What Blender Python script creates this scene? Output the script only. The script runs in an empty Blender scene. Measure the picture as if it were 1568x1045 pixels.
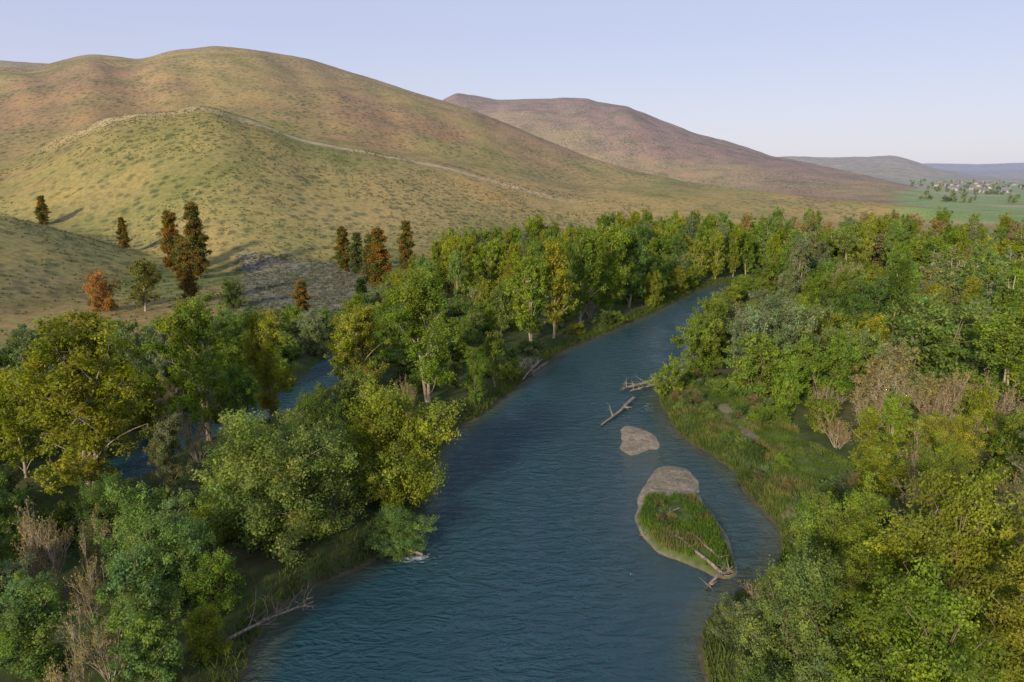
import bpy, math, random
import numpy as np
from mathutils import Vector
random.seed(3); RNG=np.random.default_rng(7)
scene=bpy.context.scene
col=scene.collection

# ---------------------------------------------------------------- noise
def _h(ix,iy,seed):
    n=(ix*374761393+iy*668265263+seed*974634777)&0xffffffff
    n=((n^(n>>13))*1274126177)&0xffffffff
    return ((n^(n>>16))&0xffffff)/float(0xffffff)
def vnoise(x,y,seed=0):
    x=np.asarray(x,float);y=np.asarray(y,float)
    fx=np.floor(x);fy=np.floor(y);ix=fx.astype(np.int64);iy=fy.astype(np.int64)
    u=x-fx;v=y-fy;u=u*u*u*(u*(u*6-15)+10);v=v*v*v*(v*(v*6-15)+10)
    a=_h(ix,iy,seed);b=_h(ix+1,iy,seed);c=_h(ix,iy+1,seed);d=_h(ix+1,iy+1,seed)
    return (a*(1-u)+b*u)*(1-v)+(c*(1-u)+d*u)*v
def fbm(x,y,o=4,seed=0):
    s=0;a=.5;t=0
    for i in range(o):
        s=s+a*vnoise(x,y,seed+i*17);t+=a;a*=.5
        x,y=(x*1.6-y*1.2)*1.01+5.1,(x*1.2+y*1.6)*1.01+1.7
    return s/t*2-1
def sm(x,a=0.,b=1.):
    t=np.clip((x-a)/(b-a),0,1);return t*t*(3-2*t)

# ---------------------------------------------------------------- plan of the river
LB=[(-24,-80),(-25,0),(-23,35),(-21.8,46.7),(-22.3,52),(-20.1,59.1),(-15.2,63.3),(-13.2,67.5),(-10.9,74.1),(-11.2,87),(-9.6,100.2),(-4.9,109.1),(-.5,120.6),(4.1,133.2),(9.6,146.9),(16.6,158.8),(26.5,172.7),(36.8,187.3),(49.9,208.7),(61.9,229.9),(72,243.6),(86.3,251.1),(102,254.2),(150,262),(250,262)]
RB=[(14,-80),(15,0),(15.3,35),(15.6,46.7),(16.9,51.9),(18.6,56.5),(22.2,59.1),(26.4,61.9),(29.3,66.8),(30.7,72.6),(30.3,79.2),(29.4,90.3),(27.2,96.2),(25.8,103),(25.7,112.3),(26.3,119.5),(32.2,125.4),(38.4,139),(44.3,155.7),(47.8,172.7),(54.8,190.9),(64.6,212),(76,227),(94,234),(150,240),(250,240)]
I1=[(17.6,104),(20,103.5),(22.6,100),(22.2,94),(20,94.5),(17,91),(16.2,94),(17,99)]
I2=[(19.4,87),(22,88.5),(24.4,87),(24.8,83),(23.6,78.5),(24.3,72.8),(23.9,67),(23.1,61.6),(20.9,61.0),(19.3,63.3),(17.8,64.6),(15.8,66),(14.7,70),(14.6,73.4),(16.1,78),(17.4,82)]
POND=[(-37,147),(-38,127),(-43,110),(-52,99),(-54,87)]
MEADOW=[(24,112),(26,119),(33,127),(38,127),(40,114),(41,104),(41,94),(44,86),(44,78),(40,71),(34,65),(28,62),(26,64),(30,68),(31,76),(29,92),(26,98)]
def chaikin(P,n=2,closed=True):
    P=np.array(P,float)
    for _ in range(n):
        Q=np.roll(P,-1,0)
        A=.75*P+.25*Q;B=.25*P+.75*Q
        P=np.stack([A,B],1).reshape(-1,2)
    return P
river_poly=chaikin(LB+RB[::-1],2)
i1=chaikin(I1);i2=chaikin(I2);mead=chaikin(MEADOW)
def sdist(x,y,P):
    """signed distance, negative inside"""
    x=np.asarray(x,float);y=np.asarray(y,float)
    d=np.full(x.shape,1e18);ins=np.zeros(x.shape,bool)
    n=len(P)
    for i in range(n):
        ax,ay=P[i];bx,by=P[(i+1)%n]
        ex,ey=bx-ax,by-ay;L=ex*ex+ey*ey+1e-12
        t=np.clip(((x-ax)*ex+(y-ay)*ey)/L,0,1)
        d=np.minimum(d,(x-ax-t*ex)**2+(y-ay-t*ey)**2)
        c=((ay>y)!=(by>y))
        if ay!=by:
            ins^=c&(x<(bx-ax)*(y-ay)/(by-ay)+ax)
    d=np.sqrt(d);return np.where(ins,-d,d)
def pdist(x,y,P):
    d=np.full(np.shape(x),1e18)
    for (ax,ay),(bx,by) in zip(P[:-1],P[1:]):
        ex,ey=bx-ax,by-ay;L=ex*ex+ey*ey+1e-12
        t=np.clip(((x-ax)*ex+(y-ay)*ey)/L,0,1)
        d=np.minimum(d,(x-ax-t*ex)**2+(y-ay-t*ey)**2)
    return np.sqrt(d)

# ---------------------------------------------------------------- hills: ridges given by bearing, foot, crest distance, crest height
GA=np.arange(-180,180.1,.1)
def finish(T,s):
    a=T[0];k=np.exp(-.5*(np.arange(-60,61)*.1/s)**2);k/=k.sum()
    out=[GA]
    for c in T[1:]:
        v=np.interp(GA,a,c);v=np.convolve(np.pad(v,60,mode='edge'),k,'valid');out.append(v)
    return out
def tab(*rows,s=1.1): return finish([np.array(c,float) for c in zip(*rows)],s)
H0=40.
A0=tab((-60,150,330,36),(-45,190,335,30),(-36.5,215,330,21.5),(-34.4,225,325,17.8),(-32.3,235,320,13),(-29.6,250,310,7),(-26.7,262,305,2.5),(-24,265,300,0),(180,270,300,0))
def ang(rows,s=1.0): # (bearing, foot, crest dist, slope seen from 40 m)
    return tab(*[(a,f,r,H0+q*r) for a,f,r,q in rows],s=s)
A1=ang([(-70,420,640,-.02),(-39.5,360,620,-.0091),(-36,350,610,0),(-33.7,345,600,.0274),(-31.3,340,590,.047),(-29.2,330,580,.0632),(-25.9,292,575,.0683),(-22,275,560,.070),(-19.4,272,560,.0487),(-15.6,280,570,.0343),(-10.7,292,580,.0228),(-5.5,312,590,.0071),(-2.3,330,590,-.0019),(3.5,400,600,-.021),(11.4,470,630,-.034),(19,520,640,-.05),(24,540,640,-.066)],1.2)
A2=ang([(-80,330,1250,.05),(-41.5,360,1200,.0895),(-35.1,350,1180,.1048),(-33.4,340,1180,.1085),(-32.1,330,1170,.1150),(-30.1,320,1160,.1275),(-28.4,310,1160,.1275),(-27,300,1150,.1250),(-25.1,300,1150,.1380),(-22,300,1150,.1467),(-18.9,290,1150,.1426),(-15.2,290,1130,.1333),(-11.4,300,1110,.1172),(-7.4,320,1090,.0975),(-4.9,330,1080,.0851),(-1.3,360,1030,.0637),(2.4,400,980,.0391),(6.1,430,920,.0151),(10.3,470,860,-.0054),(14.4,500,800,-.0194),(18.9,540,740,-.0293),(25,580,690,-.0397),(30.9,600,650,-.0471),(34,600,650,-.058),(38,600,650,-.07)],.5)
A3=ang([(-80,1300,1900,.05),(-41.4,1300,1900,.1087),(-35.1,1300,1900,.1137),(-33.7,1300,1900,.1147),(-31.9,1300,1900,.1146),(-29.7,1300,1900,.1076),(-25,1300,1900,.09),(-15,1300,1900,.02),(-5,1300,1900,-.03)],.4)
B=ang([(-30,1100,2300,-.01),(-9.6,1100,2300,.0542),(-5.8,1100,2250,.0873),(-4.4,1100,2250,.0975),(-3.4,1100,2230,.0945),(-1.2,1100,2200,.0900),(1.,1100,2150,.0905),(6.0,1100,2150,.0900),(6.7,1100,2150,.0865),(9.2,1080,2100,.0800),(10.2,1080,2100,.0740),(11.7,1060,2100,.0630),(14.2,1050,2050,.0465),(16.6,1020,2000,.0365),(17.4,1020,2000,.0323),(20.1,1000,1950,.0167),(23.4,980,1800,.0049),(26.5,950,1600,-.0066),(29.1,930,1400,-.0183),(31.6,900,1250,-.0295),(34,900,1200,-.034)],.15)
C=ang([(0,3000,4500,-.01),(16.3,3000,4500,.0102),(21,3000,4500,.0175),(25.1,3000,4500,.0153),(28.4,3000,4500,.0172),(29.5,3000,4500,.0116),(30.9,3000,4500,.002),(32.9,3000,4500,-.005),(35,3000,4500,-.009)],.3)
D=ang([(-80,9000,14000,-.002),(10,9000,14000,-.0025),(25.6,9000,14000,.0031),(30.5,9000,14000,.0084),(33.6,9000,14000,.0070),(36,9000,14000,.0086),(60,9000,14000,.007),(100,9000,14000,.004)],.3)
D2=ang([(10,6000,8000,-.006),(29,6000,8000,-.004),(31.5,6000,8000,.0005),(33.5,6000,8000,-.001),(35.5,6000,8000,.001),(50,6000,8000,-.001)],.3)
def layer(az,r,L,pw=1.25,back=.55):
    a,f,c,z=L
    r0=np.interp(az,a,f);r1=np.interp(az,a,c);zz=np.maximum(np.interp(az,a,z),0)
    u=np.clip((r-r0)/(r1-r0),0,None)
    up=np.sin(np.clip(u,0,1)*math.pi/2)**pw
    dn=np.exp(-np.clip(u-1,0,None)**2/(2*back**2))
    return zz*np.where(u<1,up,dn)
def smax(a,b,k):
    h=np.clip(k-np.abs(a-b),0,None)/k
    return np.maximum(a,b)+h*h*k*.25*np.clip(np.minimum(a,b)/6,0,1)
def wob_(x,y):
    r=np.hypot(x,y);az=np.degrees(np.arctan2(x,y))
    wr=1+.07*fbm(x/230,y/230,2,5)
    wa=az+1.2*fbm(x/200,y/200,2,9)*np.clip(r/900,0,1)*np.clip(1.3-r/1200,.0,1)
    return r,az,wr,wa
def height(x,y,full=False):
    x=np.asarray(x,float);y=np.asarray(y,float)
    r,az,wr,wa=wob_(x,y)
    hs=[layer(az,r*wr,A0),layer(wa,r*(1+.5*(wr-1)),A1,1.3,.40),layer(az,r*(1+.5*(wr-1)),A2,1.95,.3),layer(az,r,A3,1.2,.3),layer(az,r,B,1.15,.25),layer(az,r,C,1.2,.2),layer(az,r,D,1.2,.3),layer(az,r,D2,1.2,.2)]
    st=np.stack(hs);idx=np.argmax(st,0)
    h=smax(smax(hs[0],hs[1],14.),hs[2],16.)
    for q in hs[3:]: h=np.maximum(h,q)
    amp=np.clip(h,0,160)
    u2=r/np.interp(az,A2[0],A2[2]);mid=sm(u2,.2,.5)*(1-sm(u2,.70,.93))
    mid=np.where(r>1250,np.clip(1-np.abs(r-1600)/430,0,1)*1.3,mid)
    spur=fbm(az/7.5+r/1000+3,r/1300+.2,3,31)
    gul2=fbm(x/120,y/160,3,37)
    h=h+amp*.12*spur*mid+np.clip(amp,0,50)*.09*gul2*(1-sm(u2,.8,1.)*(r<1250))+np.clip(amp,0,30)*.035*fbm(x/35,y/35,3,3)
    base=1.15+.45*fbm(x/23,y/23,3,11)+np.clip((r-200)/400,0,3)
    z=base+h
    near=(r<420)
    sdr=np.full(x.shape,99.);s1=sdr.copy();s2=sdr.copy();sp=sdr.copy()
    if near.any():
        xn=x[near];yn=y[near]
        wob=.9*fbm(xn/5,yn/5,3,21)
        sdr[near]=sdist(xn,yn,river_poly)+wob*1.1
        s1[near]=sdist(xn,yn,i1)+wob*.9;s2[near]=sdist(xn,yn,i2)+wob*.7
        sp[near]=pdist(xn,yn,POND)-4.2+wob
    w=np.minimum(sdr,sp)
    k=sm(w,0,3.)
    z=np.where(w>0,z*k+.12*sm(w,0,.4)*(1-k),-1.6*sm(-w,0,5.)-.05)
    z=np.where((w<=0)&(s1<1.5),np.maximum(z,.22*sm(-s1,-.6,1.6)-.06),z)
    g2=sm(-s2,-.5,1.5)
    isl=.30*g2-.05+.45*sm(78-y,0,4)*sm(-s2,0,1.5)
    z=np.where((w<=0)&(s2<1.5),np.maximum(z,isl),z)
    if full: return z,h,idx,sdr,s1,s2,sp
    return z

# ---------------------------------------------------------------- mesh helpers
def mk_mesh(name,V,F,mats,mi=None,tint=None,smooth=False):
    V=np.asarray(V,np.float32);F=np.asarray(F,np.int32)
    me=bpy.data.meshes.new(name)
    me.vertices.add(len(V));me.vertices.foreach_set('co',V.ravel())
    me.loops.add(F.size);me.loops.foreach_set('vertex_index',F.ravel())
    me.polygons.add(len(F));me.polygons.foreach_set('loop_start',np.arange(0,F.size,4,dtype=np.int32))
    for m in mats: me.materials.append(m)
    if mi is not None: me.polygons.foreach_set('material_index',np.asarray(mi,np.int32))
    if smooth: me.polygons.foreach_set('use_smooth',np.ones(len(F),bool))
    me.update(calc_edges=True)
    if tint is not None:
        a=me.color_attributes.new('tint','FLOAT_COLOR','POINT')
        a.data.foreach_set('color',np.asarray(tint,np.float32).ravel())
    return me
def add(name,me,loc=(0,0,0),rot=(0,0,0),scl=(1,1,1),parent=None,color=None):
    o=bpy.data.objects.new(name,me);col.objects.link(o)
    o.location=loc;o.rotation_euler=rot;o.scale=scl
    if parent: o.parent=parent
    if color is not None: o.color=(*color,1)
    return o
def tube(P,R,n=5):
    P=np.asarray(P,float);K=len(P)
    T=np.gradient(P,axis=0);T/=np.linalg.norm(T,axis=1)[:,None]+1e-9
    ref=np.array([.3,.9,.1]) if abs(T[0][2])>.6 else np.array([0.05,.02,1.])
    U=np.cross(T,ref);U/=np.linalg.norm(U,axis=1)[:,None]+1e-9
    W=np.cross(T,U)
    a=np.arange(n)*2*math.pi/n
    V=P[:,None]+np.asarray(R)[:,None,None]*(np.cos(a)[None,:,None]*U[:,None]+np.sin(a)[None,:,None]*W[:,None])
    F=[]
    for k in range(K-1):
        for j in range(n):
            j2=(j+1)%n;F.append((k*n+j,k*n+j2,(k+1)*n+j2,(k+1)*n+j))
    return V.reshape(-1,3),np.array(F,int)
class Acc:
    def __init__(s): s.V=[];s.F=[];s.M=[];s.T=[];s.n=0
    def add(s,V,F,m,t):
        s.V.append(V);s.F.append(F+s.n);s.n+=len(V);s.M.append(np.full(len(F),m))
        t=np.asarray(t,float)
        if t.ndim==1: t=np.tile(t,(len(V),1))
        s.T.append(t)
    def mesh(s,name,mats,smooth=False):
        return mk_mesh(name,np.concatenate(s.V),np.concatenate(s.F),mats,np.concatenate(s.M),np.concatenate(s.T),smooth)
def leaves(rng,C,rc,per,ls,tintc,flat=.8,up=.45,outw=.8,shell=.5,asp=.62):
    n=len(C);N=n*per
    c=np.repeat(C,per,0);rcc=np.repeat(rc,per)
    d=rng.normal(size=(N,3));d/=np.linalg.norm(d,axis=1)[:,None]
    rad=rcc*(rng.random(N)**shell)*(1+.25*rng.normal(size=N))
    p=c+d*rad[:,None]*np.array([1,1,flat])
    nn=rng.normal(size=(N,3))*.75+d*outw;nn[:,2]+=up
    nn/=np.linalg.norm(nn,axis=1)[:,None]
    t=np.cross(nn,rng.normal(size=(N,3)));t/=np.linalg.norm(t,axis=1)[:,None]
    b=np.cross(nn,t)
    s=(ls*rng.uniform(.6,1.35,N))[:,None]
    a_=t*s*.5;b_=b*s*.5*asp
    V=np.stack([p-a_,p+b_+nn*s*.08,p+a_,p-b_+nn*s*.08],1).reshape(-1,3)
    F=np.arange(4*N).reshape(N,4)
    tt=np.repeat(tintc,per,0)*rng.uniform(.8,1.2,(N,1))
    T=np.ones((N,4));T[:,:3]=tt
    return V,F,np.repeat(T,4,0)
def curve(a,b,rng,bend=.12,k=5,sag=0.):
    a=np.array(a,float);b=np.array(b,float);L=np.linalg.norm(b-a)
    m=(a+b)/2+rng.normal(size=3)*L*bend;m[2]+=sag*L
    t=np.linspace(0,1,k)[:,None]
    return (1-t)**2*a+2*t*(1-t)*m+t*t*b
def env(kind,h,R):
    h=np.clip(h,0,1)
    if kind=='willow': return R*np.sqrt(np.clip(1-np.clip((h-.42)/.60,0,1)**2.2,0,1))*(.78+.22*sm(h,.02,.4))
    if kind=='cotton': return R*np.sin(math.pi*np.clip((h-.12)/.92,0.02,1)**.95)**.6*(1-.12*h)
    if kind=='narrow': return R*np.sin(math.pi*np.clip(h*.93+.07,0,1)**.7)**.75
    if kind=='shrub': return R*np.sqrt(np.clip(1-(h*.98)**2.5,0,1))
    return R
def make_tree(name,kind,H,R,nl,ls,seed,mats,gap=0.,twigs=0,nlimb=24,nsub=9):
    rng=np.random.default_rng(seed);A=Acc();bark=(1,1,1,1)
    trunks=[]
    ns={'willow':4,'cotton':2 if seed%2 else 1,'narrow':1,'shrub':5}[kind]
    for i in range(ns):
        a=rng.random()*6.28
        off=np.array([math.cos(a),math.sin(a),0])
        spread={'willow':.38,'cotton':.16 if ns>1 else .04,'narrow':.03,'shrub':.4}[kind]*R
        P=np.array([off*.12*(ns>1)+[0,0,-.4],off*spread*.35+[0,0,H*.2],off*spread*.8+[0,0,H*.5],off*spread+[rng.normal()*.3,rng.normal()*.3,H*.86]])
        P[1:3,:2]+=rng.normal(size=(2,2))*.04*R
        r=H*.017/(ns**.35)*(1.25 if kind=='willow' else 1)
        Q=[];K=9
        for t in np.linspace(0,3,K):
            k=min(int(t),2);Q.append(P[k]*(1-(t-k))+P[k+1]*(t-k))
        Q=np.array(Q);trunks.append(Q)
        V,F=tube(Q,np.linspace(r*1.2,r*.2,K),7);A.add(V,F,0,bark)
    C=[];LT=[];lob=rng.random(16)
    for i in range(nlimb):
        tr=trunks[i%ns]
        he=({'willow':.10,'cotton':.24,'narrow':.08,'shrub':.06}[kind]+rng.random()*.9)
        he=min(he,.97) if kind!='willow' else min(.08+.9*((i+.5)/nlimb),.96)
        th=i*2.39996+rng.normal()*.35
        rr=env(kind,he,R)*rng.uniform(.62,1.02)*(.82+.3*lob[int((th%6.283)/6.283*16)%16])
        e=np.array([math.cos(th)*rr,math.sin(th)*rr,he*H])
        hs=max(.08,he-{'willow':.35,'cotton':.26,'narrow':.22,'shrub':.3}[kind]*rng.uniform(.6,1.1))
        k=np.argmin(np.abs(tr[:,2]-hs*H));s=tr[k]
        P=curve(s,e,rng,.08,6,.06)
        L=np.linalg.norm(e-s)
        V,F=tube(P,np.linspace(.012*L+.05,.015,6),5);A.add(V,F,0,bark)
        lt=np.array([1,1,1.])*rng.uniform(.82,1.2);lt=lt*np.array([1+rng.normal()*.06,1,1+rng.normal()*.14])
        m=nsub if rng.random()>gap else nsub//2
        for j in range(m):
            t=rng.uniform(.3,1.0) if j else 1.
            q=P[min(int(t*5),5)]
            o=rng.normal(size=3)*R*.145*np.array([1,1,.85 if kind!='cotton' else 1.2])
            if kind in('narrow','cotton'): o[2]+=abs(rng.normal())*R*.08
            c=q+o
            if c[2]<.3:c[2]=.3+rng.random()*.5
            C.append(c);LT.append(lt*rng.uniform(.8,1.2))
            if twigs:
                tp=c+(c-q)*.5+rng.normal(size=3)*.25;tp[2]+=.35
                V,F=tube(curve(q,tp,rng,.1,4),[.03,.02,.013,.006],3);A.add(V,F,0,bark)
    C=np.array(C);LT=np.array(LT);n=len(C)
    rc=(R*.120+.15)*rng.uniform(.65,1.3,n)
    per=max(6,int(nl/n))
    V,F,T=leaves(rng,C,rc,per,ls,LT,.85 if kind!='willow' else .8,.55,.8,.45);A.add(V,F,1,T)
    ns2=n
    d=rng.normal(size=(ns2,3));d[:,2]=np.abs(d[:,2])*.9;d/=np.linalg.norm(d,axis=1)[:,None]
    C2=C+d*rc[:,None]*1.15
    V,F,T=leaves(rng,C2,rc*.33,max(3,per//8),ls*.9,LT,1.3);A.add(V,F,1,T)
    me=A.mesh(name,mats);me['R']=R;me['H']=H
    return me
def make_pine(name,H,R,nl,ls,seed,mats):
    rng=np.random.default_rng(seed);A=Acc()
    K=8;Q=np.stack([rng.normal(size=K)*.15,rng.normal(size=K)*.15,np.linspace(-.4,H*.98,K)],1)
    V,F=tube(Q,np.linspace(H*.018,.04,K),7);A.add(V,F,0,(1,1,1,1))
    C=[];LT=[];rcs=[]
    nb=80;lob=rng.uniform(.6,1.15,12)
    for i in range(nb):
        h=.07+.91*(i/nb)
        rr=R*(1-h)**.42*rng.uniform(.5,1.05)*(.62+.38*sm(h,.05,.3))*lob[int(h*11.9)]+.2
        th=i*2.4+rng.normal()*.4
        s=np.array([0,0,h*H]);e=np.array([math.cos(th)*rr,math.sin(th)*rr,h*H+rr*rng.uniform(-.1,.35)])
        P=curve(s,e,rng,.05,4);V,F=tube(P,[.08,.06,.04,.02],4);A.add(V,F,0,(1,1,1,1))
        g=rng.random()
        lt=(np.array([1.3,1.,.8])*g+np.array([.55,.9,.8])*(1-g))*rng.uniform(.75,1.25)
        for j in range(4):
            t=rng.uniform(.3,1.);c=s*(1-t)+e*t+rng.normal(size=3)*.25
            C.append(c);LT.append(lt);rcs.append(.40+.14*rr*rng.random()+.12)
    C=np.array(C);rcs=np.array(rcs)*H/16
    V,F,T=leaves(rng,C,rcs,int(nl/len(C)),ls,np.array(LT),.8,.5,.6,.6,.45);A.add(V,F,1,T)
    me=A.mesh(name,mats);me['R']=R;me['H']=H;return me
def make_bare(name,H,R,seed,mats,n0=7,leaf=0):
    rng=np.random.default_rng(seed);A=Acc();C=[]
    def br(p,d,L,r,lev):
        k=4;pts=[p]
        for i in range(k):
            d=d+rng.normal(size=3)*.13;d[2]+=.08;d=d/np.linalg.norm(d);pts.append(pts[-1]+d*L/k)
        V,F=tube(np.array(pts),np.linspace(r,r*.45,k+1),4 if lev else 5);A.add(V,F,0,(1,1,1,1))
        if lev<3:
            for j in range([5,5,4][lev]):
                q=pts[1+int(rng.random()*k)];dd=d*.9+rng.normal(size=3)*.38;dd[2]+=.25;dd/=np.linalg.norm(dd)
                br(q,dd,L*rng.uniform(.4,.62),r*.5,lev+1)
        else: C.append(pts[-1])
    for i in range(n0):
        a=i*6.28/n0+rng.random();d=np.array([math.cos(a)*R/H,math.sin(a)*R/H,1.])*1.
        d/=np.linalg.norm(d);br(np.array([math.cos(a)*.2,math.sin(a)*.2,-.2]),d,H*.7*rng.uniform(.6,1.05),.04+H*.005,0)
    if leaf:
        V,F,T=leaves(rng,np.array(C),np.full(len(C),.35),leaf,.2,np.ones((len(C),3)));A.add(V,F,1,T)
    me=A.mesh(name,mats);me['R']=R;me['H']=H;return me

# ---------------------------------------------------------------- materials
def mat(name):
    m=bpy.data.materials.new(name);m.use_nodes=True;nt=m.node_tree;nt.nodes.clear()
    return m,nt,nt.nodes,nt.links
def noise(nt,scale,detail=4,rough=.55,vec=None):
    n=nt.nodes.new('ShaderNodeTexNoise');n.inputs['Scale'].default_value=scale;n.inputs['Detail'].default_value=detail;n.inputs['Roughness'].default_value=rough
    if vec is not None: nt.links.new(vec,n.inputs['Vector'])
    return n
def mixc(nt,bt,f,a,b):
    n=nt.nodes.new('ShaderNodeMix');n.data_type='RGBA';n.blend_type=bt
    for s,v in ((n.inputs[0],f),(n.inputs[6],a),(n.inputs[7],b)):
        if hasattr(v,'links'): nt.links.new(v,s)
        elif isinstance(v,(int,float)): s.default_value=v
        else: s.default_value=(*v,1)
    return n.outputs[2]
def ramp(nt,inp,stops):
    n=nt.nodes.new('ShaderNodeValToRGB');nt.links.new(inp,n.inputs[0])
    e=n.color_ramp.elements
    while len(e)<len(stops): e.new(.5)
    for k,(p,c) in enumerate(stops):
        e[k].position=p;e[k].color=(c,c,c,1) if isinstance(c,(int,float)) else (*c,1)
    return n.outputs[0]
def leaf_mat():
    m,nt,N,L=mat('leaves')
    oi=N.new('ShaderNodeObjectInfo');at=N.new('ShaderNodeAttribute');at.attribute_name='tint'
    tc=N.new('ShaderNodeTexCoord')
    c=mixc(nt,'MULTIPLY',1.,oi.outputs['Color'],at.outputs['Color'])
    n=noise(nt,.45,3,.6,tc.outputs['Object'])
    w=ramp(nt,n.outputs[0],[(.35,(.78,.84,.85)),(.65,(1.24,1.16,.92))])
    c=mixc(nt,'MULTIPLY',1.,c,w)
    d=N.new('ShaderNodeBsdfDiffuse');t=N.new('ShaderNodeBsdfTranslucent');mx=N.new('ShaderNodeMixShader');mx.inputs[0].default_value=.40
    tcx=mixc(nt,'MULTIPLY',1.,c,(1.45,1.5,.6))
    L.new(c,d.inputs[0]);L.new(tcx,t.inputs[0]);L.new(d.outputs[0],mx.inputs[1]);L.new(t.outputs[0],mx.inputs[2])
    o=N.new('ShaderNodeOutputMaterial');L.new(mx.outputs[0],o.inputs[0]);return m
def bark_mat(name,c1,c2,sc=3.):
    m,nt,N,L=mat(name);tc=N.new('ShaderNodeTexCoord');mp=N.new('ShaderNodeMapping');mp.inputs['Scale'].default_value=(1,1,.25)
    L.new(tc.outputs['Object'],mp.inputs[0]);n=noise(nt,sc,5,.65,mp.outputs[0])
    c=ramp(nt,n.outputs[0],[(.35,c1),(.65,c2)])
    b=N.new('ShaderNodeBsdfPrincipled');L.new(c,b.inputs['Base Color']);b.inputs['Roughness'].default_value=.9
    bp=N.new('ShaderNodeBump');bp.inputs['Strength'].default_value=.6;bp.inputs['Distance'].default_value=.05;L.new(n.outputs[0],bp.inputs['Height']);L.new(bp.outputs[0],b.inputs['Normal'])
    o=N.new('ShaderNodeOutputMaterial');L.new(b.outputs[0],o.inputs[0]);return m
def plain(name,c,rough=.8):
    m,nt,N,L=mat(name);tc=N.new('ShaderNodeTexCoord');n=noise(nt,.8,4,.6,tc.outputs['Object'])
    w=ramp(nt,n.outputs[0],[(.3,tuple(v*.8 for v in c)),(.7,tuple(min(1,v*1.15) for v in c))])
    b=N.new('ShaderNodeBsdfPrincipled');L.new(w,b.inputs['Base Color']);b.inputs['Roughness'].default_value=rough
    o=N.new('ShaderNodeOutputMaterial');L.new(b.outputs[0],o.inputs[0]);return m
LEAF=leaf_mat()
BARK=bark_mat('bark',(.10,.075,.05),(.24,.19,.13))
PALE=bark_mat('pale_bark',(.24,.19,.14),(.46,.39,.31))
DRIFT=bark_mat('driftwood',(.10,.08,.06),(.33,.28,.23),4.)

def terrain_mat():
    m,nt,N,L=mat('terrain')
    at=N.new('ShaderNodeAttribute');at.attribute_name='tint'
    mk=N.new('ShaderNodeAttribute');mk.attribute_name='mask'   # R hill, G gravel
    sp=N.new('ShaderNodeSeparateColor');L.new(mk.outputs['Color'],sp.inputs[0])
    g=N.new('ShaderNodeNewGeometry')
    n1=noise(nt,.022,7,.70,g.outputs['Position']);w1=ramp(nt,n1.outputs[0],[(.34,(.72,.80,.72)),(.5,(1,1,1)),(.66,(1.24,1.10,1.))])
    n2=noise(nt,.45,5,.7,g.outputs['Position']);w2=ramp(nt,n2.outputs[0],[(.34,.72),(.62,1.16)])
    c=mixc(nt,'MULTIPLY',1.,at.outputs['Color'],w1);c=mixc(nt,'MULTIPLY',1.,c,w2)
    # sagebrush speckle on hills
    vo=N.new('ShaderNodeTexVoronoi');vo.inputs['Scale'].default_value=.17;L.new(g.outputs['Position'],vo.inputs['Vector'])
    dots=ramp(nt,vo.outputs['Distance'],[(.22,1.),(.46,0.)])
    n3=noise(nt,.009,6,.75,g.outputs['Position']);dm=ramp(nt,n3.outputs[0],[(.40,.25),(.54,1.)])
    f=N.new('ShaderNodeMath');f.operation='MULTIPLY';L.new(dots,f.inputs[0]);L.new(dm,f.inputs[1])
    f2=N.new('ShaderNodeMath');f2.operation='MULTIPLY';L.new(f.outputs[0],f2.inputs[0]);L.new(sp.outputs[0],f2.inputs[1])
    sage=mixc(nt,'MULTIPLY',1.,c,(.48,.57,.64))
    c=mixc(nt,'MIX',f2.outputs[0],c,sage)
    v2=N.new('ShaderNodeTexVoronoi');v2.inputs['Scale'].default_value=3.2;L.new(g.outputs['Position'],v2.inputs['Vector'])
    pc=mixc(nt,'MULTIPLY',1.,c,ramp(nt,v2.outputs['Color'],[(.2,.78),(.8,1.2)]))
    c=mixc(nt,'MIX',sp.outputs[1],c,pc)
    b=N.new('ShaderNodeBsdfPrincipled');L.new(c,b.inputs['Base Color']);b.inputs['Roughness'].default_value=1.;b.inputs['Specular IOR Level'].default_value=.1
    bp=N.new('ShaderNodeBump');bp.inputs['Strength'].default_value=.4;bp.inputs['Distance'].default_value=.5
    L.new(n2.outputs[0],bp.inputs['Height']);L.new(bp.outputs[0],b.inputs['Normal'])
    o=N.new('ShaderNodeOutputMaterial');L.new(b.outputs[0],o.inputs[0]);return m
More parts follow.
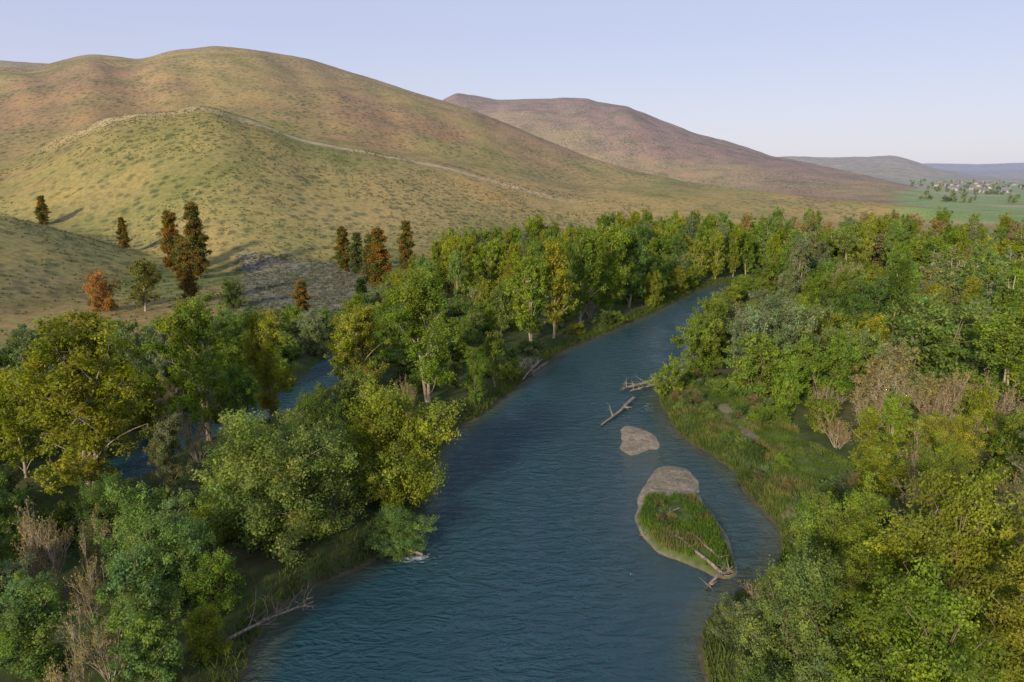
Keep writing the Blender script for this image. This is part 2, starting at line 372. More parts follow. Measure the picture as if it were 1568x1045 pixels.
def water_mat():
    m,nt,N,L=mat('river_water')
    at=N.new('ShaderNodeAttribute');at.attribute_name='tint'
    sp=N.new('ShaderNodeSeparateColor');L.new(at.outputs['Color'],sp.inputs[0])
    g=N.new('ShaderNodeNewGeometry')
    mp=N.new('ShaderNodeMapping');mp.inputs['Rotation'].default_value=(0,0,math.radians(-12));mp.inputs['Scale'].default_value=(.55,1.25,1)
    L.new(g.outputs['Position'],mp.inputs[0])
    a=noise(nt,.66,4,.6,mp.outputs[0]);a.inputs['Distortion'].default_value=1.3
    b_=noise(nt,2.4,3,.6,mp.outputs[0])
    mp2=N.new('ShaderNodeMapping');mp2.inputs['Rotation'].default_value=(0,0,math.radians(10));mp2.inputs['Scale'].default_value=(1.,.5,1)
    L.new(g.outputs['Position'],mp2.inputs[0])
    big=noise(nt,.085,4,.55,mp2.outputs[0]);big.inputs['Distortion'].default_value=.5
    s=N.new('ShaderNodeMath');s.operation='MULTIPLY_ADD';L.new(b_.outputs[0],s.inputs[0]);s.inputs[1].default_value=.20;L.new(a.outputs[0],s.inputs[2])
    amp=ramp(nt,big.outputs[0],[(.36,.30),(.64,1.)])
    am=N.new('ShaderNodeMath');am.operation='MULTIPLY_ADD';L.new(sp.outputs[0],am.inputs[0]);am.inputs[1].default_value=1.0;L.new(amp,am.inputs[2])
    st=N.new('ShaderNodeBump');st.inputs['Distance'].default_value=.95
    L.new(am.outputs[0],st.inputs['Strength']);L.new(s.outputs[0],st.inputs['Height']);bp=st
    col0=mixc(nt,'MIX',ramp(nt,big.outputs[0],[(.3,0.),(.7,1.)]),(.008,.042,.056),(.022,.070,.092))
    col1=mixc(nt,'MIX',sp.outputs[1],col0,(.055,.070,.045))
    fn=noise(nt,1.6,6,.75,mp.outputs[0])
    fa=N.new('ShaderNodeMath');fa.operation='MULTIPLY_ADD';L.new(sp.outputs[0],fa.inputs[0]);fa.inputs[1].default_value=.40;L.new(fn.outputs[0],fa.inputs[2])
    ff=ramp(nt,fa.outputs[0],[(.72,0.),(.95,1.)])
    c=mixc(nt,'MIX',ff,col1,(.52,.60,.66))
    p=N.new('ShaderNodeBsdfPrincipled');L.new(c,p.inputs['Base Color']);p.inputs['IOR'].default_value=1.46
    rr=N.new('ShaderNodeMath');rr.operation='MULTIPLY_ADD';L.new(ff,rr.inputs[0]);rr.inputs[1].default_value=.6;rr.inputs[2].default_value=.05;L.new(rr.outputs[0],p.inputs['Roughness'])
    L.new(bp.outputs[0],p.inputs['Normal'])
    o=N.new('ShaderNodeOutputMaterial');L.new(p.outputs[0],o.inputs[0]);return m

# ---------------------------------------------------------------- terrain (one polar sheet to the horizon)
azs=np.concatenate([np.arange(-180,-46,3.),np.arange(-46,46,.16),np.arange(46,180.1,3.)])
azs[-1]=180
rs=np.concatenate([[.3,6,12,18],np.exp(np.arange(math.log(24),math.log(36000),.0082))])
AZ,RR=np.meshgrid(np.radians(azs),rs)
X=RR*np.sin(AZ);Y=RR*np.cos(AZ)
z,h,idx,sdr,s1,s2,sp=height(X.ravel(),Y.ravel(),True)
x=X.ravel();y=Y.ravel();r=np.hypot(x,y)
azd=np.degrees(np.arctan2(x,y))
nr,na=X.shape
g=np.arange(nr*na).reshape(nr,na)
F=np.stack([g[:-1,:-1],g[1:,:-1],g[1:,1:],g[:-1,1:]],-1).reshape(-1,4)[:,::-1]
def L3(a,b,t): return a*(1-t[:,None])+np.asarray(b)*t[:,None]
N_=len(x);c=np.tile(np.array([.060,.080,.028]),(N_,1))
nA=fbm(x/9,y/9,4,41);nB=fbm(x/60,y/60,4,43);nC=fbm(x/260,y/260,4,47)
c=L3(c,(.13,.11,.06),sm(nA,.15,.6)*.7)
hill=sm(h,.3,4)
gold=np.array([.315,.250,.112]);green=np.array([.225,.220,.080]);red=np.array([.280,.185,.115])
hc=L3(np.tile(gold,(N_,1)),green,sm(nC+.5*nB-.35*sm(h,20,120)+.1,-.3,.4)*.9)
hc=L3(hc,red,sm(fbm(x/150,y/110,4,53)+.35*nB+.1*sm(h,60,150),.10,.6)*.7)
swale_shade=sm(-fbm(azd/7.5+r/1000+3,r/1300+.2,3,31),.05,.45)*sm(r,480,620)*(r<1200)
hc=L3(hc,(.220,.155,.100),swale_shade*.35)  # valley shading painted as a darker reddish tone in hollows between spurs
hc=L3(hc,(.235,.150,.120),.8*(idx==4)*sm(fbm(x/300,y/300,3,59),-.6,.3))
# pale dry crest of the shoulder, thinning into an old stock trail along the slope
rw_,az_,wr_,wa_=wob_(x,y);rq=r*(1+.5*(wr_-1));rc1=np.interp(wa_,A1[0],A1[2])
cen=rc1-np.interp(azd,[-30,-21,-18,-8,4],[50,52,56,70,90])
wid=np.interp(azd,[-30,-21,-18,0],[19,18,8,6.5])
cre=np.exp(-((rq-cen+5*nB)/wid)**4)*sm(-azd,-9,1)*sm(azd,-35,-29)*(.6+.4*sm(nA+nB,-.5,.3))
hc=L3(hc,(.48,.39,.25),np.clip(cre,0,1)*.85)
c=L3(c,hc,np.clip(hill+sm(r,330,430),0,1))
dry=sm(r,168,190)*sm(-azd,2,8);c=L3(c,L3(np.tile(np.array([.28,.215,.09]),(N_,1)),(.16,.185,.065),sm(nB,-.1,.4)),dry*(1-hill)*.9)
sg=sdist(x,y,[(-112,285),(-58,285),(-40,186),(-75,184)])+3*nA
c=L3(c,(.20,.185,.15),sm(-sg,-3,3)*.9)
fld=sm(azd,28,30)*sm(r,560,640)*(h<9)*(r<3200)
cell=_h(np.floor(x/150+.3*y/150).astype(np.int64),np.floor(y/260).astype(np.int64),5)
fc=L3(np.tile(np.array([.20,.28,.11]),(N_,1)),(.30,.30,.18),sm(cell,.45,.75))
c=L3(c,fc,fld*.95)
md=sdist(x,y,mead)+1.5*nA
c=L3(c,(.085,.115,.035),sm(-md,-2,2))
path=pdist(x,y,[(36,110),(34.6,104),(36,98),(35.2,93)])+1.8*nA
path=np.minimum(path,pdist(x,y,[(33,80),(32.3,73)])+2.5*nA)
c=L3(c,(.22,.18,.115),(1-sm(path,.2,2.4))*.7)
bank=(sdr>-2)&(sdr<90)
c=np.where(bank[:,None],L3(c,(.085,.072,.048),(1-sm(sdr,.3,1.6))*.85),c)
beach=np.hypot(x-4,y-137)/7;c=L3(c,(.27,.23,.17),(1-sm(beach,.5,1.))*(sdr>-1))
inr=(sdr<=-.3);c[inr]=(.045,.05,.035)
grav=np.clip(np.maximum(sm(-s1,-.8,.2),sm(-s2,-.8,.2)),0,1)
c=L3(c,(.26,.22,.165),grav*(sdr<0))
gi=sm(-s2+.8*nA,.1,1.2)*sm(79-y+2.5*nA,0,2.);c=L3(c,(.085,.12,.032),gi)
gravel=grav*(sdr<0)*(1-gi)
gravel=np.maximum(gravel,(1-sm(beach,.5,1.))*(sdr>-1))
haze_tint=1-np.exp(-np.clip(r-600,0,None)/4000.)
c=L3(c,(.35,.38,.49),np.clip(haze_tint,0,.94))  # distance haze painted into the ground colour, no haze in the air
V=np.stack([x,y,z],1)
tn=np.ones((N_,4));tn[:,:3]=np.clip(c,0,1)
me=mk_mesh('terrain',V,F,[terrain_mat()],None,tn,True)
ma=me.color_attributes.new('mask','FLOAT_COLOR','POINT')
mk=np.zeros((N_,4));mk[:,0]=np.clip(hill+sm(r,200,260)*sm(-azd,0,8),0,1)*(1-fld);mk[:,1]=gravel;mk[:,3]=1
ma.data.foreach_set('color',mk.astype(np.float32).ravel())
add('terrain',me)

# ---------------------------------------------------------------- river water
wx=np.arange(-90,255,1.25);wy=np.arange(-85,290,1.25)
WX,WY=np.meshgrid(wx,wy);gx=WX.ravel();gy=WY.ravel()
g=np.arange(gx.size).reshape(WX.shape)
F=np.stack([g[:-1,:-1],g[:-1,1:],g[1:,1:],g[1:,:-1]],-1).reshape(-1,4)
def blob(cx,cy,sx,sy,rot=0):
    cr,sr=math.cos(rot),math.sin(rot);dx=gx-cx;dy=gy-cy;u=dx*cr+dy*sr;v=-dx*sr+dy*cr
    return np.exp(-(u/sx)**2-(v/sy)**2)
fo=.95*blob(43.5,158,2.6,12,-.35)+.85*blob(38,141,2.6,11,-.4)+.3*blob(30.5,127,3.5,3)+.45*blob(23.5,112,2.2,7)+1.*blob(-10.5,65,2.2,1.3)+.55*blob(6.2,114,2.4,.9)+.15*blob(12,100,6,12)+.15*blob(-3,88,6,12)+.25*blob(26,94,2,8)+.3*blob(14,64,3,2)+.2*blob(25,135,8,20)
sd=sdist(gx,gy,river_poly)
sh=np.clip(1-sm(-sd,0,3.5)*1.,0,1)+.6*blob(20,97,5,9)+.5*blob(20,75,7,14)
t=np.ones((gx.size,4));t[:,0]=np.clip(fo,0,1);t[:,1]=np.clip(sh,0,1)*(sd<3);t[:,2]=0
me=mk_mesh('river',np.stack([gx,gy,gx*0],1),F,[water_mat()],None,t,True)
add('river',me)

# ---------------------------------------------------------------- tree prototypes
ML=[BARK,LEAF];MP=[PALE,LEAF]
NEAR={'willow':[make_tree('willow_a','willow',12,7,52000,.25,11,ML,.1,1,34,11),make_tree('willow_b','willow',12,7,52000,.25,12,ML,.15,1,32,11)],
 'cotton':[make_tree('cottonwood_a','cotton',18,6.2,40000,.28,21,MP,.35,1,30,9),make_tree('cottonwood_b','cotton',18,6.2,40000,.28,22,MP,.35,1,28,9),make_tree('cottonwood_c','cotton',18,6.2,36000,.28,23,MP,.45,1,26,9)],
 'narrow':[make_tree('poplar_a','narrow',13,3.2,38000,.2,31,ML,.1,1,34,8)],
 'shrub':[make_tree('shrub_a','shrub',5,3.2,15000,.18,41,ML,.2,1,22,8),make_tree('shrub_b','shrub',5,3.2,13000,.18,42,ML,.3,1,20,8)]}
FAR={'willow':[make_tree('willow_f%d'%i,'willow',12,7,12000,.46,50+i,ML,.15,0,26,8) for i in range(3)],
 'cotton':[make_tree('cottonwood_f%d'%i,'cotton',18,6.2,9500,.48,60+i,MP,.4,0,26,8) for i in range(4)],
 'narrow':[make_tree('poplar_f%d'%i,'narrow',16,3.2,6500,.45,70+i,MP,.3,0,26,7) for i in range(2)],
 'shrub':[make_tree('shrub_f%d'%i,'shrub',5,3.2,4500,.32,80+i,ML,.2,0,18,7) for i in range(2)]}
PINE=[make_pine('pine_a',16,3.6,22000,.42,91,ML),make_pine('pine_b',16,3.6,22000,.42,92,ML),make_pine('pine_c',16,3.2,20000,.42,93,ML)]
BARE=[make_bare('bare_a',6,3,101,[PALE,LEAF],8,2),make_bare('bare_b',6,3,102,[PALE,LEAF],9,3),make_bare('bare_c',6,2.2,103,[PALE,LEAF],8,2)]
CW=(.180,.255,.048);WL=(.185,.260,.080);DK=(.110,.175,.050);GY=(.195,.240,.135);YG=(.245,.285,.046);PN=(.235,.170,.064);TN=(.30,.25,.13)
def jit(c,a=.16):
    k=random.uniform(1-a,1+a);return (c[0]*k*random.uniform(.88,1.10),c[1]*k,c[2]*k*random.uniform(.85,1.15))
placed=[]
NAMES={'willow':'willow_tree','cotton':'cottonwood_tree','narrow':'poplar_tree','shrub':'shrub','pine':'pine_tree','bare':'bare_shrub'}
def plant(kind,x,y,h,w,c,parent=None,lod=None,name=None,tilt=0):
    d=math.hypot(x,y)
    if kind=='pine': me=random.choice(PINE)
    elif kind=='bare': me=random.choice(BARE)
    else: me=random.choice((NEAR if d<118 else FAR)[kind])
    z=float(height(np.array([x]),np.array([y]))[0])
    placed.append((x,y,w/2))
    return add(name or NAMES[kind],me,(x,y,z-.1),(random.uniform(-.05,.05)+tilt,random.uniform(-.05,.05),random.random()*6.28),(w/2/me['R'],w/2/me['R'],h/me['H']),parent,jit(c,.08))
HERO=[('willow',-14.8,76,14.5,15,YG),('willow',-24.5,66,14,16.5,WL),('willow',-12.6,66.5,5.0,7.5,WL),('cotton',-51,76,21.5,17,YG),
('cotton',-45,95,20,13,CW),('cotton',-38.5,103,17,9.5,YG),('cotton',-14.5,112,21.5,15.5,CW),('cotton',-26.4,114,16,12,YG),('narrow',-27.5,44.5,13.2,6,WL),
('willow',-33,57,9.8,10.5,WL),('narrow',-37,45.5,9.6,6,WL),('willow',-53,63,10,8,WL),('cotton',-6.5,112,9.5,6,CW),('cotton',-3.2,121,10,6,CW),
('cotton',4.5,156,19.5,13,CW),('cotton',10,159,22.5,12,YG),('cotton',17.5,172,23,14,CW),('cotton',27,187,23,14,CW),('cotton',34,196,23,12,DK),('willow',45,212,7.5,12,DK),
('pine',-224,330,14,8,PN),('pine',-164,290,13.5,6,PN),('pine',-131,262,23,10,PN),('pine',-115,250,28,11.5,PN),('pine',-98,205,18,9,PN),
('willow',-116,190,11,9,(.36,.21,.08)),('cotton',-104,190,14,11,(.22,.22,.07)),('willow',-81,195,9,7,DK),('pine',-57,181,10.5,6.5,PN),('pine',-43,192,9.5,5.5,(.06,.10,.045)),
('pine',-66,268,18,9,PN),('pine',-60,262,16,8,(.15,.17,.07)),('pine',-44,227,21,10.5,PN),('pine',-49,236,18,9,(.16,.16,.06)),('pine',-42,270,20,9,PN),('pine',-124,256,15,8,(.16,.16,.06)),
('willow',37,51,15,14,YG),('willow',30.5,57,10.3,9,CW),('willow',21.5,45,11.3,8.5,WL),('willow',27,40,13.2,12,CW),('cotton',37,41,15.5,10,YG),
('willow',77.7,121,16,20,WL),('willow',46,125,12.5,12.5,GY),('willow',55,126,14,13.5,GY),('willow',59,149,13,13,GY),('shrub',28.2,117,5.8,6,CW),
('willow',50,139,11,11,GY),('cotton',-50,58,8,6,WL),
('bare',58.5,101,9,8,TN),('bare',50.5,104,6,5,TN),('willow',59,87,7,10,YG),('cotton',81.5,108,16.5,13,CW),('bare',64,98,8,6,TN),('bare',75,99,8,7,TN),('bare',-43,56,8.5,5,TN),('bare',-41,60,7,4,TN),
('bare',54,97,7,6,TN),('bare',47,92,5,5,TN),('bare',69,102,8.5,7,TN),('bare',84,100,8,7,TN),('willow',61,110,8,8,(.30,.27,.15))]
for q in HERO: plant(*q)

# ---------------------------------------------------------------- forest masses
forest=bpy.data.objects.new('riparian_forest',None);col.objects.link(forest)
ctr=np.array([(p[0],p[1],p[2]*.72) for p in placed])
R_=np.random.default_rng(99)
NC=26000
cx=R_.uniform(-150,290,NC);cy=R_.uniform(38,385,NC)
cr=np.hypot(cx,cy);ca=np.degrees(np.arctan2(cx,cy))
rmax=np.interp(ca,[-60,-15,-12,-8,-4,0,4,8,40],[172,176,205,240,272,292,330,368,372])
ok=(cr<rmax)&(np.abs(ca)<45)
cx,cy,cr,ca=cx[ok],cy[ok],cr[ok],ca[ok]
sr=sdist(cx,cy,river_poly);s_m=sdist(cx,cy,mead);s_p=pdist(cx,cy,POND)
s_s=sdist(cx,cy,[(-115,290),(-56,290),(-36,188),(-78,186)])
glade=((np.abs(cx+.295*cy)<3.6)&(cy>100)&(cy<136))|((np.abs(cx+.53*cy)<2.4)&(cy>78)&(cy<102))
ok=(sr>2.2)&(s_m>1.)&(s_p>5.4)&(s_s>0)&~glade
cx,cy,cr,ca,sr=cx[ok],cy[ok],cr[ok],ca[ok],sr[ok]
Zc=height(cx,cy)
acc=[tuple(q) for q in ctr]
grid={}
def cellk(x,y): return (int(x//12),int(y//12))
for q in acc: grid.setdefault(cellk(q[0],q[1]),[]).append(q)
cnt=0
for i in range(len(cx)):
    X0,Y0=cx[i],cy[i];rt=X0>np.interp(Y0,[0,60,120,180,230,260],[0,10,20,45,70,90])
    u=random.random();patch=float(vnoise(X0/28,Y0/28,77));p2=float(vnoise(X0/16+9,Y0/16,78))
    if rt:
        if Y0>235 or (Y0>125 and X0>75+patch*20): # tall gallery forest
            if patch>.42: kd='cotton' if u<.75 else 'narrow';hh=random.uniform(13,21.5);ww=random.uniform(7.5,12)
            else: kd='willow';hh=random.uniform(8,14);ww=random.uniform(8,13)
        elif Y0>158 and X0<80: kd='willow';hh=random.uniform(4,6.5);ww=random.uniform(6,9)
        elif Y0>112: kd='willow';hh=random.uniform(8,13);ww=random.uniform(8,12)
        elif X0<44 and Y0>56: kd='shrub' if u<.8 else 'bare';hh=random.uniform(2.5,4.5);ww=random.uniform(3,5)
        else:
            if u<.28: kd='shrub';hh=random.uniform(3,5);ww=random.uniform(4,6.5)
            elif u<.65: kd='willow';hh=random.uniform(5.5,9);ww=random.uniform(6,9)
            elif u<.88: kd='bare';hh=random.uniform(4,7.5);ww=random.uniform(4,6.5)
            else: kd='cotton';hh=random.uniform(8,13);ww=random.uniform(5,8)
    else:
        if Y0>195: 
            kd='cotton' if patch>.5 and X0>-25 else 'willow';hh=random.uniform(13,19) if kd=='cotton' else random.uniform(6,11);ww=random.uniform(7,10)
        elif Y0>125 and X0<-8: kd='willow' if u<.7 else 'cotton';hh=random.uniform(5,9.5);ww=random.uniform(6,9.5)
        elif X0>-8 and Y0<150: kd='shrub';hh=random.uniform(2,4);ww=random.uniform(3,5)
        else:
            if sr[i]<6: kd='shrub';hh=random.uniform(2.5,5);ww=random.uniform(4,6)
            elif u<.3: kd='shrub';hh=random.uniform(3,5);ww=random.uniform(4,6)
            elif u<.72: kd='willow';hh=random.uniform(6,10);ww=random.uniform(6,9)
            elif u<.78: kd='bare';hh=random.uniform(5,8);ww=random.uniform(3,5)
            else: kd='cotton';hh=random.uniform(9,15);ww=random.uniform(6,9)
    rad=ww*.38
    kx,ky=cellk(X0,Y0);bad=False
    for a in(-1,0,1):
        for b in(-1,0,1):
            for q in grid.get((kx+a,ky+b),()):
                if (q[0]-X0)**2+(q[1]-Y0)**2<(max(q[2],0)*.98+rad)**2: bad=True;break
            if bad:break
        if bad:break
    if bad: continue
    grid.setdefault((kx,ky),[]).append((X0,Y0,rad))
    pal=[CW,WL,DK,GY,YG];wts=[3,3,1.,2,2.2] if patch>.5 else [1.8,2.8,1.5,2.5,1.4]
    cc_=random.choices(pal,wts)[0]
    if p2>.65: cc_=random.choice([YG,CW])
    if rt and Y0>240 and random.random()<.14: cc_=(.30,.26,.15)
    if rt and 95<Y0<240 and random.random()<.10: cc_=(.29,.28,.17)
    if kd=='bare': cc_=TN
    me=random.choice(PINE) if kd=='pine' else random.choice(BARE) if kd=='bare' else random.choice((NEAR if cr[i]<92 else FAR)[kd])
    add(kd+'_crown',me,(X0,Y0,Zc[i]-.15),(random.uniform(-.06,.06),random.uniform(-.06,.06),random.random()*6.28),(ww/2/me['R'],ww/2/me['R'],hh/me['H']),forest,jit(cc_))
    cnt+=1
# low brush on the meadow, the banks and the island
low=bpy.data.objects.new('meadow_brush',None);col.objects.link(low)
n=900
bx=R_.uniform(14,52,n);by=R_.uniform(57,132,n)
sm_=sdist(bx,by,mead);sr_=sdist(bx,by,river_poly);si=sdist(bx,by,i2);bz=height(bx,by)
pp=pdist(bx,by,[(36,112),(34.6,104),(36,98),(35.2,91)])
for i in range(n):
    onm=sm_[i]<2.5 and sr_[i]>.8 and pp[i]>2 and float(vnoise(bx[i]/7,by[i]/7,12))+random.random()*.5>.85
    oni=si[i]<-1.5 and by[i]<77 and random.random()<.35
    if not(onm or oni): continue
    me=random.choice(FAR['shrub']+NEAR['shrub'][:1]);s=random.uniform(.10,.24) if oni else random.uniform(.14,.42)
    add('brush',me,(bx[i],by[i],bz[i]-.1),(0,0,random.random()*6.28),(s*1.2,s*1.2,s),low,jit(random.choice([CW,WL,DK,GY,(.22,.19,.11)]),.2))

# ---------------------------------------------------------------- grass, sagebrush (single meshes)
def blades(name,px,py,hgt,wid,tint,lean=.35):
    n=len(px);pz=height(px,py);ok=(pz>.12);px,py,pz=px[ok],py[ok],pz[ok];tint=tint[ok];hgt=hgt[ok];n=len(px)
    a=R_.random(n)*6.28;d=np.stack([np.cos(a),np.sin(a),a*0],1)
    p=np.stack([px,py,pz-.05],1);ln=R_.normal(size=(n,3))*lean;ln[:,2]=1;ln/=np.linalg.norm(ln,axis=1)[:,None]
    tip=p+ln*hgt[:,None];w=d*wid
    V=np.stack([p-w,p+w,tip+w*.25,tip-w*.25],1).reshape(-1,3)
    T=np.ones((n,4));T[:,:3]=tint
    me=mk_mesh(name,V,np.arange(4*n).reshape(n,4),[LEAF],None,np.repeat(T,4,0));return add(name,me,color=(1,1,1))
n=130000
gx_=R_.uniform(22,52,n);gy_=R_.uniform(56,130,n)
pt=np.minimum(pdist(gx_,gy_,[(36,110),(34.6,104),(36,98),(35.2,93)]),pdist(gx_,gy_,[(33,80),(32.3,73)])+.6)
k=(sdist(gx_,gy_,mead)<3)&(sdist(gx_,gy_,river_poly)>.4)&(pt>.6+1.8*fbm(gx_/3,gy_/3,2,3))&(fbm(gx_/2.5,gy_/2.5,2,6)>-.45)
gx_,gy_=gx_[k],gy_[k];pn=fbm(gx_/4,gy_/4,3,8)
tt=L3(np.tile(np.array([.12,.185,.042]),(len(gx_),1)),(.23,.22,.10),sm(pn,-.2,.5));tt=tt*(.75+.5*vnoise(gx_/1.3,gy_/1.3,9))[:,None]
blades('meadow_grass',gx_,gy_,np.clip(.45+.6*pn,.15,1.3)*R_.uniform(.6,1.3,len(gx_)),.055,tt)
n=26000
gx_=R_.uniform(14,25,n);gy_=R_.uniform(60,79,n);k=(sdist(gx_,gy_,i2)<-.5)&(fbm(gx_/2,gy_/2,2,6)>-.4)
gx_,gy_=gx_[k],gy_[k]
blades('island_grass',gx_,gy_,R_.uniform(.2,.75,len(gx_)),.05,L3(np.tile(np.array([.12,.20,.045]),(len(gx_),1)),(.20,.20,.09),sm(fbm(gx_/2.,gy_/2.,2,8),0,.6))*R_.uniform(.7,1.2,(len(gx_),1)))
pts=river_poly;seg=[];
for i in range(len(pts)):
    a=pts[i];b=pts[(i+1)%len(pts)]
    if a[1]<40 or a[1]>265: continue
    L=np.linalg.norm(b-a);m=int(L*130)
    t=R_.random(m)[:,None];seg.append(a*(1-t)+b*t+R_.normal(size=(m,2))*1.6)
seg=np.concatenate(seg);sdv=sdist(seg[:,0],seg[:,1],river_poly);seg=seg[(sdv>-.1)]
blades('riverbank_grass',seg[:,0],seg[:,1],R_.uniform(.3,1.2,len(seg)),.06,np.tile(np.array([.125,.17,.05]),(len(seg),1))*R_.uniform(.6,1.3,(len(seg),1)),.5)
def brush(name,px,py,rad,tint,per,ls):
    pz=height(px,py);C=np.stack([px,py,pz+rad*.35],1)
    V,F,T=leaves(R_,C,rad,per,ls,tint,.6,.4,.9,.5)
    me=mk_mesh(name,V,F,[LEAF],None,T);add(name,me,color=(1,1,1))
n=5200
sx=R_.uniform(-118,-36,n);sy=R_.uniform(183,292,n)
k=(sdist(sx,sy,[(-112,285),(-58,285),(-40,186),(-75,184)])<3)&(R_.random(n)<.35+.9*vnoise(sx/9,sy/9,4));sx,sy=sx[k],sy[k]
brush('sagebrush',sx,sy,R_.uniform(.35,.8,len(sx)),np.tile(np.array([.17,.19,.15]),(len(sx),1))*R_.uniform(.7,1.15,(len(sx),1)),26,.3)
n=12000
rr_=np.sqrt(R_.uniform(190**2,540**2,n));aa=np.radians(R_.uniform(-42,14,n));sx=rr_*np.sin(aa);sy=rr_*np.cos(aa)
k=(rr_>np.interp(np.degrees(aa),[-60,-15,-8,0,4,14],[185,188,250,300,340,400]))&(vnoise(sx/45,sy/45,6)+.4*vnoise(sx/14,sy/14,16)>.68);sx,sy=sx[k],sy[k]
brush('hillside_brush',sx,sy,R_.uniform(.3,.85,len(sx)),np.tile(np.array([.15,.15,.095]),(len(sx),1))*R_.uniform(.6,1.3,(len(sx),1)),22,.34)

# ---------------------------------------------------------------- driftwood
def log(name,pts,r0,r1,nb,bl,seed,roots=0):
    rng=np.random.default_rng(seed);A=Acc()
    pts=np.array(pts,float);K=10;t=np.linspace(0,len(pts)-1,K);P=np.array([pts[min(int(q),len(pts)-2)]*(1-(q-min(int(q),len(pts)-2)))+pts[min(int(q),len(pts)-2)+1]*(q-min(int(q),len(pts)-2)) for q in t])
    P+=rng.normal(size=P.shape)*.04
    V,F=tube(P,np.linspace(r0,r1,K),8);A.add(V,F,0,(1,1,1,1))
    ax=P[-1]-P[0];ax/=np.linalg.norm(ax)
    for i in range(nb):
        q=P[int(rng.uniform(.3,1)*(K-1))];d=ax*.7+rng.normal(size=3)*.6;d[2]=abs(d[2])*.7;d/=np.linalg.norm(d)
        L=bl*rng.uniform(.4,1);B=curve(q,q+d*L,rng,.12,5);V,F=tube(B,np.linspace(r1*.8,.015,5),5);A.add(V,F,0,(1,1,1,1))
        for j in range(4):
            q2=B[1+int(rng.random()*4)];d2=d+rng.normal(size=3)*.6;d2/=np.linalg.norm(d2);V,F=tube(curve(q2,q2+d2*L*.45,rng,.1,4),[.03,.022,.015,.008],4);A.add(V,F,0,(1,1,1,1))
    for i in range(roots):
        d=-ax*.3+rng.normal(size=3)*.8;d[2]=d[2]*.7+.1;d/=np.linalg.norm(d);V,F=tube(curve(P[0],P[0]+d*rng.uniform(.7,1.5),rng,.2,4),[r0*.5,r0*.35,r0*.2,.02],5);A.add(V,F,0,(1,1,1,1))
    return add(name,A.mesh(name,[DRIFT],True))
log('driftwood_log',[(14.3,103.5,.1),(18,109,.4),(21.7,115.6,.7)],.16,.30,3,2.2,1,0)
log('driftwood_log',[(27.5,126,.7),(24.5,124,.7),(20.8,122,.35)],.38,.15,7,2.6,2,6)
log('driftwood_log',[(28,124.5,.5),(25,122.5,.6),(22,121,.2)],.25,.12,5,2.,3,4)
log('driftwood_log',[(5.6,138.5,.9),(3.8,133,.8),(2.0,128,.25)],.35,.16,4,2.5,4,7)
log('driftwood_log',[(3.6,139,.9),(4.2,134,.9),(4.4,130,.4)],.25,.1,4,2.,5,4)
log('driftwood_log',[(21.2,61.2,.6),(18.8,66.5,.9),(16.4,71.5,.7)],.20,.08,3,1.6,6,6)
log('driftwood_log',[(22.2,61.6,.5),(21.2,64.5,1.),(20.0,69,.9)],.18,.07,2,1.4,7,5)
log('driftwood_log',[(15.0,69.5,.3),(17.,72.5,.7),(20,74.5,.8)],.15,.07,2,1.2,8,3)
log('driftwood_log',[(19.5,59.8,.15),(20.8,61.0,.5),(22.2,63,.7)],.16,.08,3,1.4,9,5)
log('fallen_tree',[(-24.5,50.5,1.0),(-21.5,53.5,1.2),(-18.6,56,.9)],.16,.05,14,2.8,10,0)
log('fallen_tree',[(-15,66.5,.8),(-12.5,66,.9),(-9.5,65.2,.3)],.3,.14,4,2.,12,0)

# ---------------------------------------------------------------- far village
WALL=[plain('house_wall_white',(.44,.44,.46)),plain('house_wall_tan',(.38,.35,.33))];ROOF=[plain('roof_grey',(.24,.24,.27)),plain('roof_brown',(.26,.22,.20))]
GL=plain('window_glass',(.03,.04,.05),.1);DR=plain('door',(.16,.08,.05))
def boxm(name,bs,m):
    V=[];F=[]
    for (x0,y0,z0,x1,y1,z1) in bs:
        b=len(V);V+=[(x0,y0,z0),(x1,y0,z0),(x1,y1,z0),(x0,y1,z0),(x0,y0,z1),(x1,y0,z1),(x1,y1,z1),(x0,y1,z1)]
        F+=[(b,b+3,b+2,b+1),(b+4,b+5,b+6,b+7),(b,b+1,b+5,b+4),(b+1,b+2,b+6,b+5),(b+2,b+3,b+7,b+6),(b+3,b,b+4,b+7)]
    return mk_mesh(name,V,F,[m])
def roofm(m):
    V=[(-9,-6,3.2),(9,-6,3.2),(9,0,6.6),(-9,0,6.6),(9,6,3.2),(-9,6,3.2),(-8.5,-5.2,3.2),(-8.5,0,6.3),(-8.5,5.2,3.2),(-8.5,0,3.2),(8.5,-5.2,3.2),(8.5,0,6.3),(8.5,5.2,3.2),(8.5,0,3.2)]
    F=[(0,1,2,3),(3,2,4,5),(6,9,8,7),(10,11,12,13)]
    return mk_mesh('roof',V,F,[m])
walls=[boxm('walls',[(-8.3,-5.2,-1.5,8.3,5.2,3.4)],w) for w in WALL];roofs=[roofm(m) for m in ROOF]
wins=boxm('windows',[(a,-5.26,1.,a+1.5,-5.19,2.4) for a in(-7,-4,2.5,5.5)],GL);door=boxm('door',[(-.6,-5.27,0,.6,-5.19,2.2)],DR)
random.seed(11)
for i in range(34):
    a=math.radians(random.uniform(31.2,38));rr=random.uniform(1350,2700)
    X0,Y0=rr*math.sin(a),rr*math.cos(a);Z0=float(height(np.array([X0]),np.array([Y0]))[0])
    if Z0>25: continue
    e=bpy.data.objects.new('farm_house',None);col.objects.link(e);e.location=(X0,Y0,Z0+.4);e.rotation_euler=(0,0,random.uniform(-.6,.6));s=random.uniform(.7,1.2);e.scale=(s,s,s)
    add('walls',random.choice(walls),parent=e);add('roof',random.choice(roofs),parent=e);add('windows',wins,parent=e);add('door',door,parent=e)
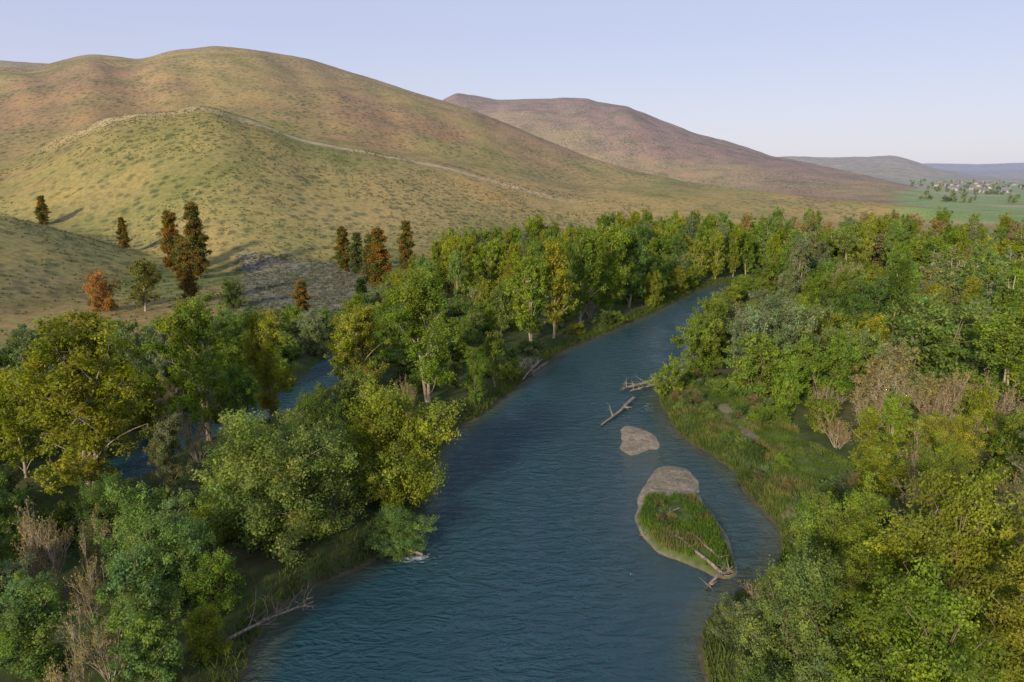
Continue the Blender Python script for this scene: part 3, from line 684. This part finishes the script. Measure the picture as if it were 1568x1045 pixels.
dt=bpy.data.objects.new('distant_trees',None);col.objects.link(dt)
for i in range(190):
    a=math.radians(random.uniform(29.5,42));rr=random.uniform(1000,3000)
    if random.random()<.45: rr=random.choice([1000,1350,1700,2300])+random.gauss(0,15)
    X0,Y0=rr*math.sin(a),rr*math.cos(a);hz0=float(height(np.array([X0]),np.array([Y0]))[0])
    if hz0>12: continue
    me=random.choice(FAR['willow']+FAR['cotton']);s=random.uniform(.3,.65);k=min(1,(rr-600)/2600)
    add('tree_crown',me,(X0,Y0,hz0-.2),(0,0,random.random()*6),(s*1.2,s*1.2,s),dt,jit((.22+.18*k,.30+.12*k,.19+.27*k)))  # haze painted into the crown colour, paler and bluer further off

# ---------------------------------------------------------------- light, sky, camera
EL=math.radians(20);AZm=math.radians(210)
w=bpy.data.worlds.new('World');scene.world=w;w.use_nodes=True;nt=w.node_tree
bg=nt.nodes['Background'];sky=nt.nodes.new('ShaderNodeTexSky');sky.sky_type='NISHITA';sky.sun_disc=False
sky.sun_elevation=EL;sky.sun_rotation=AZm;sky.altitude=300;sky.air_density=1.0;sky.dust_density=1.2;sky.ozone_density=1.5
tc=nt.nodes.new('ShaderNodeTexCoord');sx_=nt.nodes.new('ShaderNodeSeparateXYZ');nt.links.new(tc.outputs['Generated'],sx_.inputs[0])
hazec=ramp(nt,sx_.outputs['Z'],[(0.,(.92,.90,.98)),(.18,(.74,.79,1.)),(.6,(.66,.73,.96))])
hz5=mixc(nt,'MULTIPLY',1.,hazec,(5.3,5.2,5.6))
smix=mixc(nt,'MIX',.80,sky.outputs[0],hz5)
nt.links.new(smix,bg.inputs[0]);bg.inputs[1].default_value=.15
sd_=Vector((math.sin(AZm)*math.cos(EL),math.cos(AZm)*math.cos(EL),math.sin(EL)))
sl=bpy.data.lights.new('sun','SUN');sl.energy=4.7;sl.angle=math.radians(4.);sl.color=(1.,.83,.58)
so=bpy.data.objects.new('sun',sl);col.objects.link(so);so.rotation_euler=sd_.to_track_quat('Z','Y').to_euler();so.location=(0,-50,120)
cd=bpy.data.cameras.new('camera');co=bpy.data.objects.new('camera',cd);col.objects.link(co)
co.location=(0,0,40);co.rotation_euler=(math.radians(76),0,0);cd.lens=24;cd.sensor_width=36;cd.clip_end=90000;cd.clip_start=.5
scene.camera=co
scene.view_settings.view_transform='Standard';scene.view_settings.look='None';scene.view_settings.exposure=0
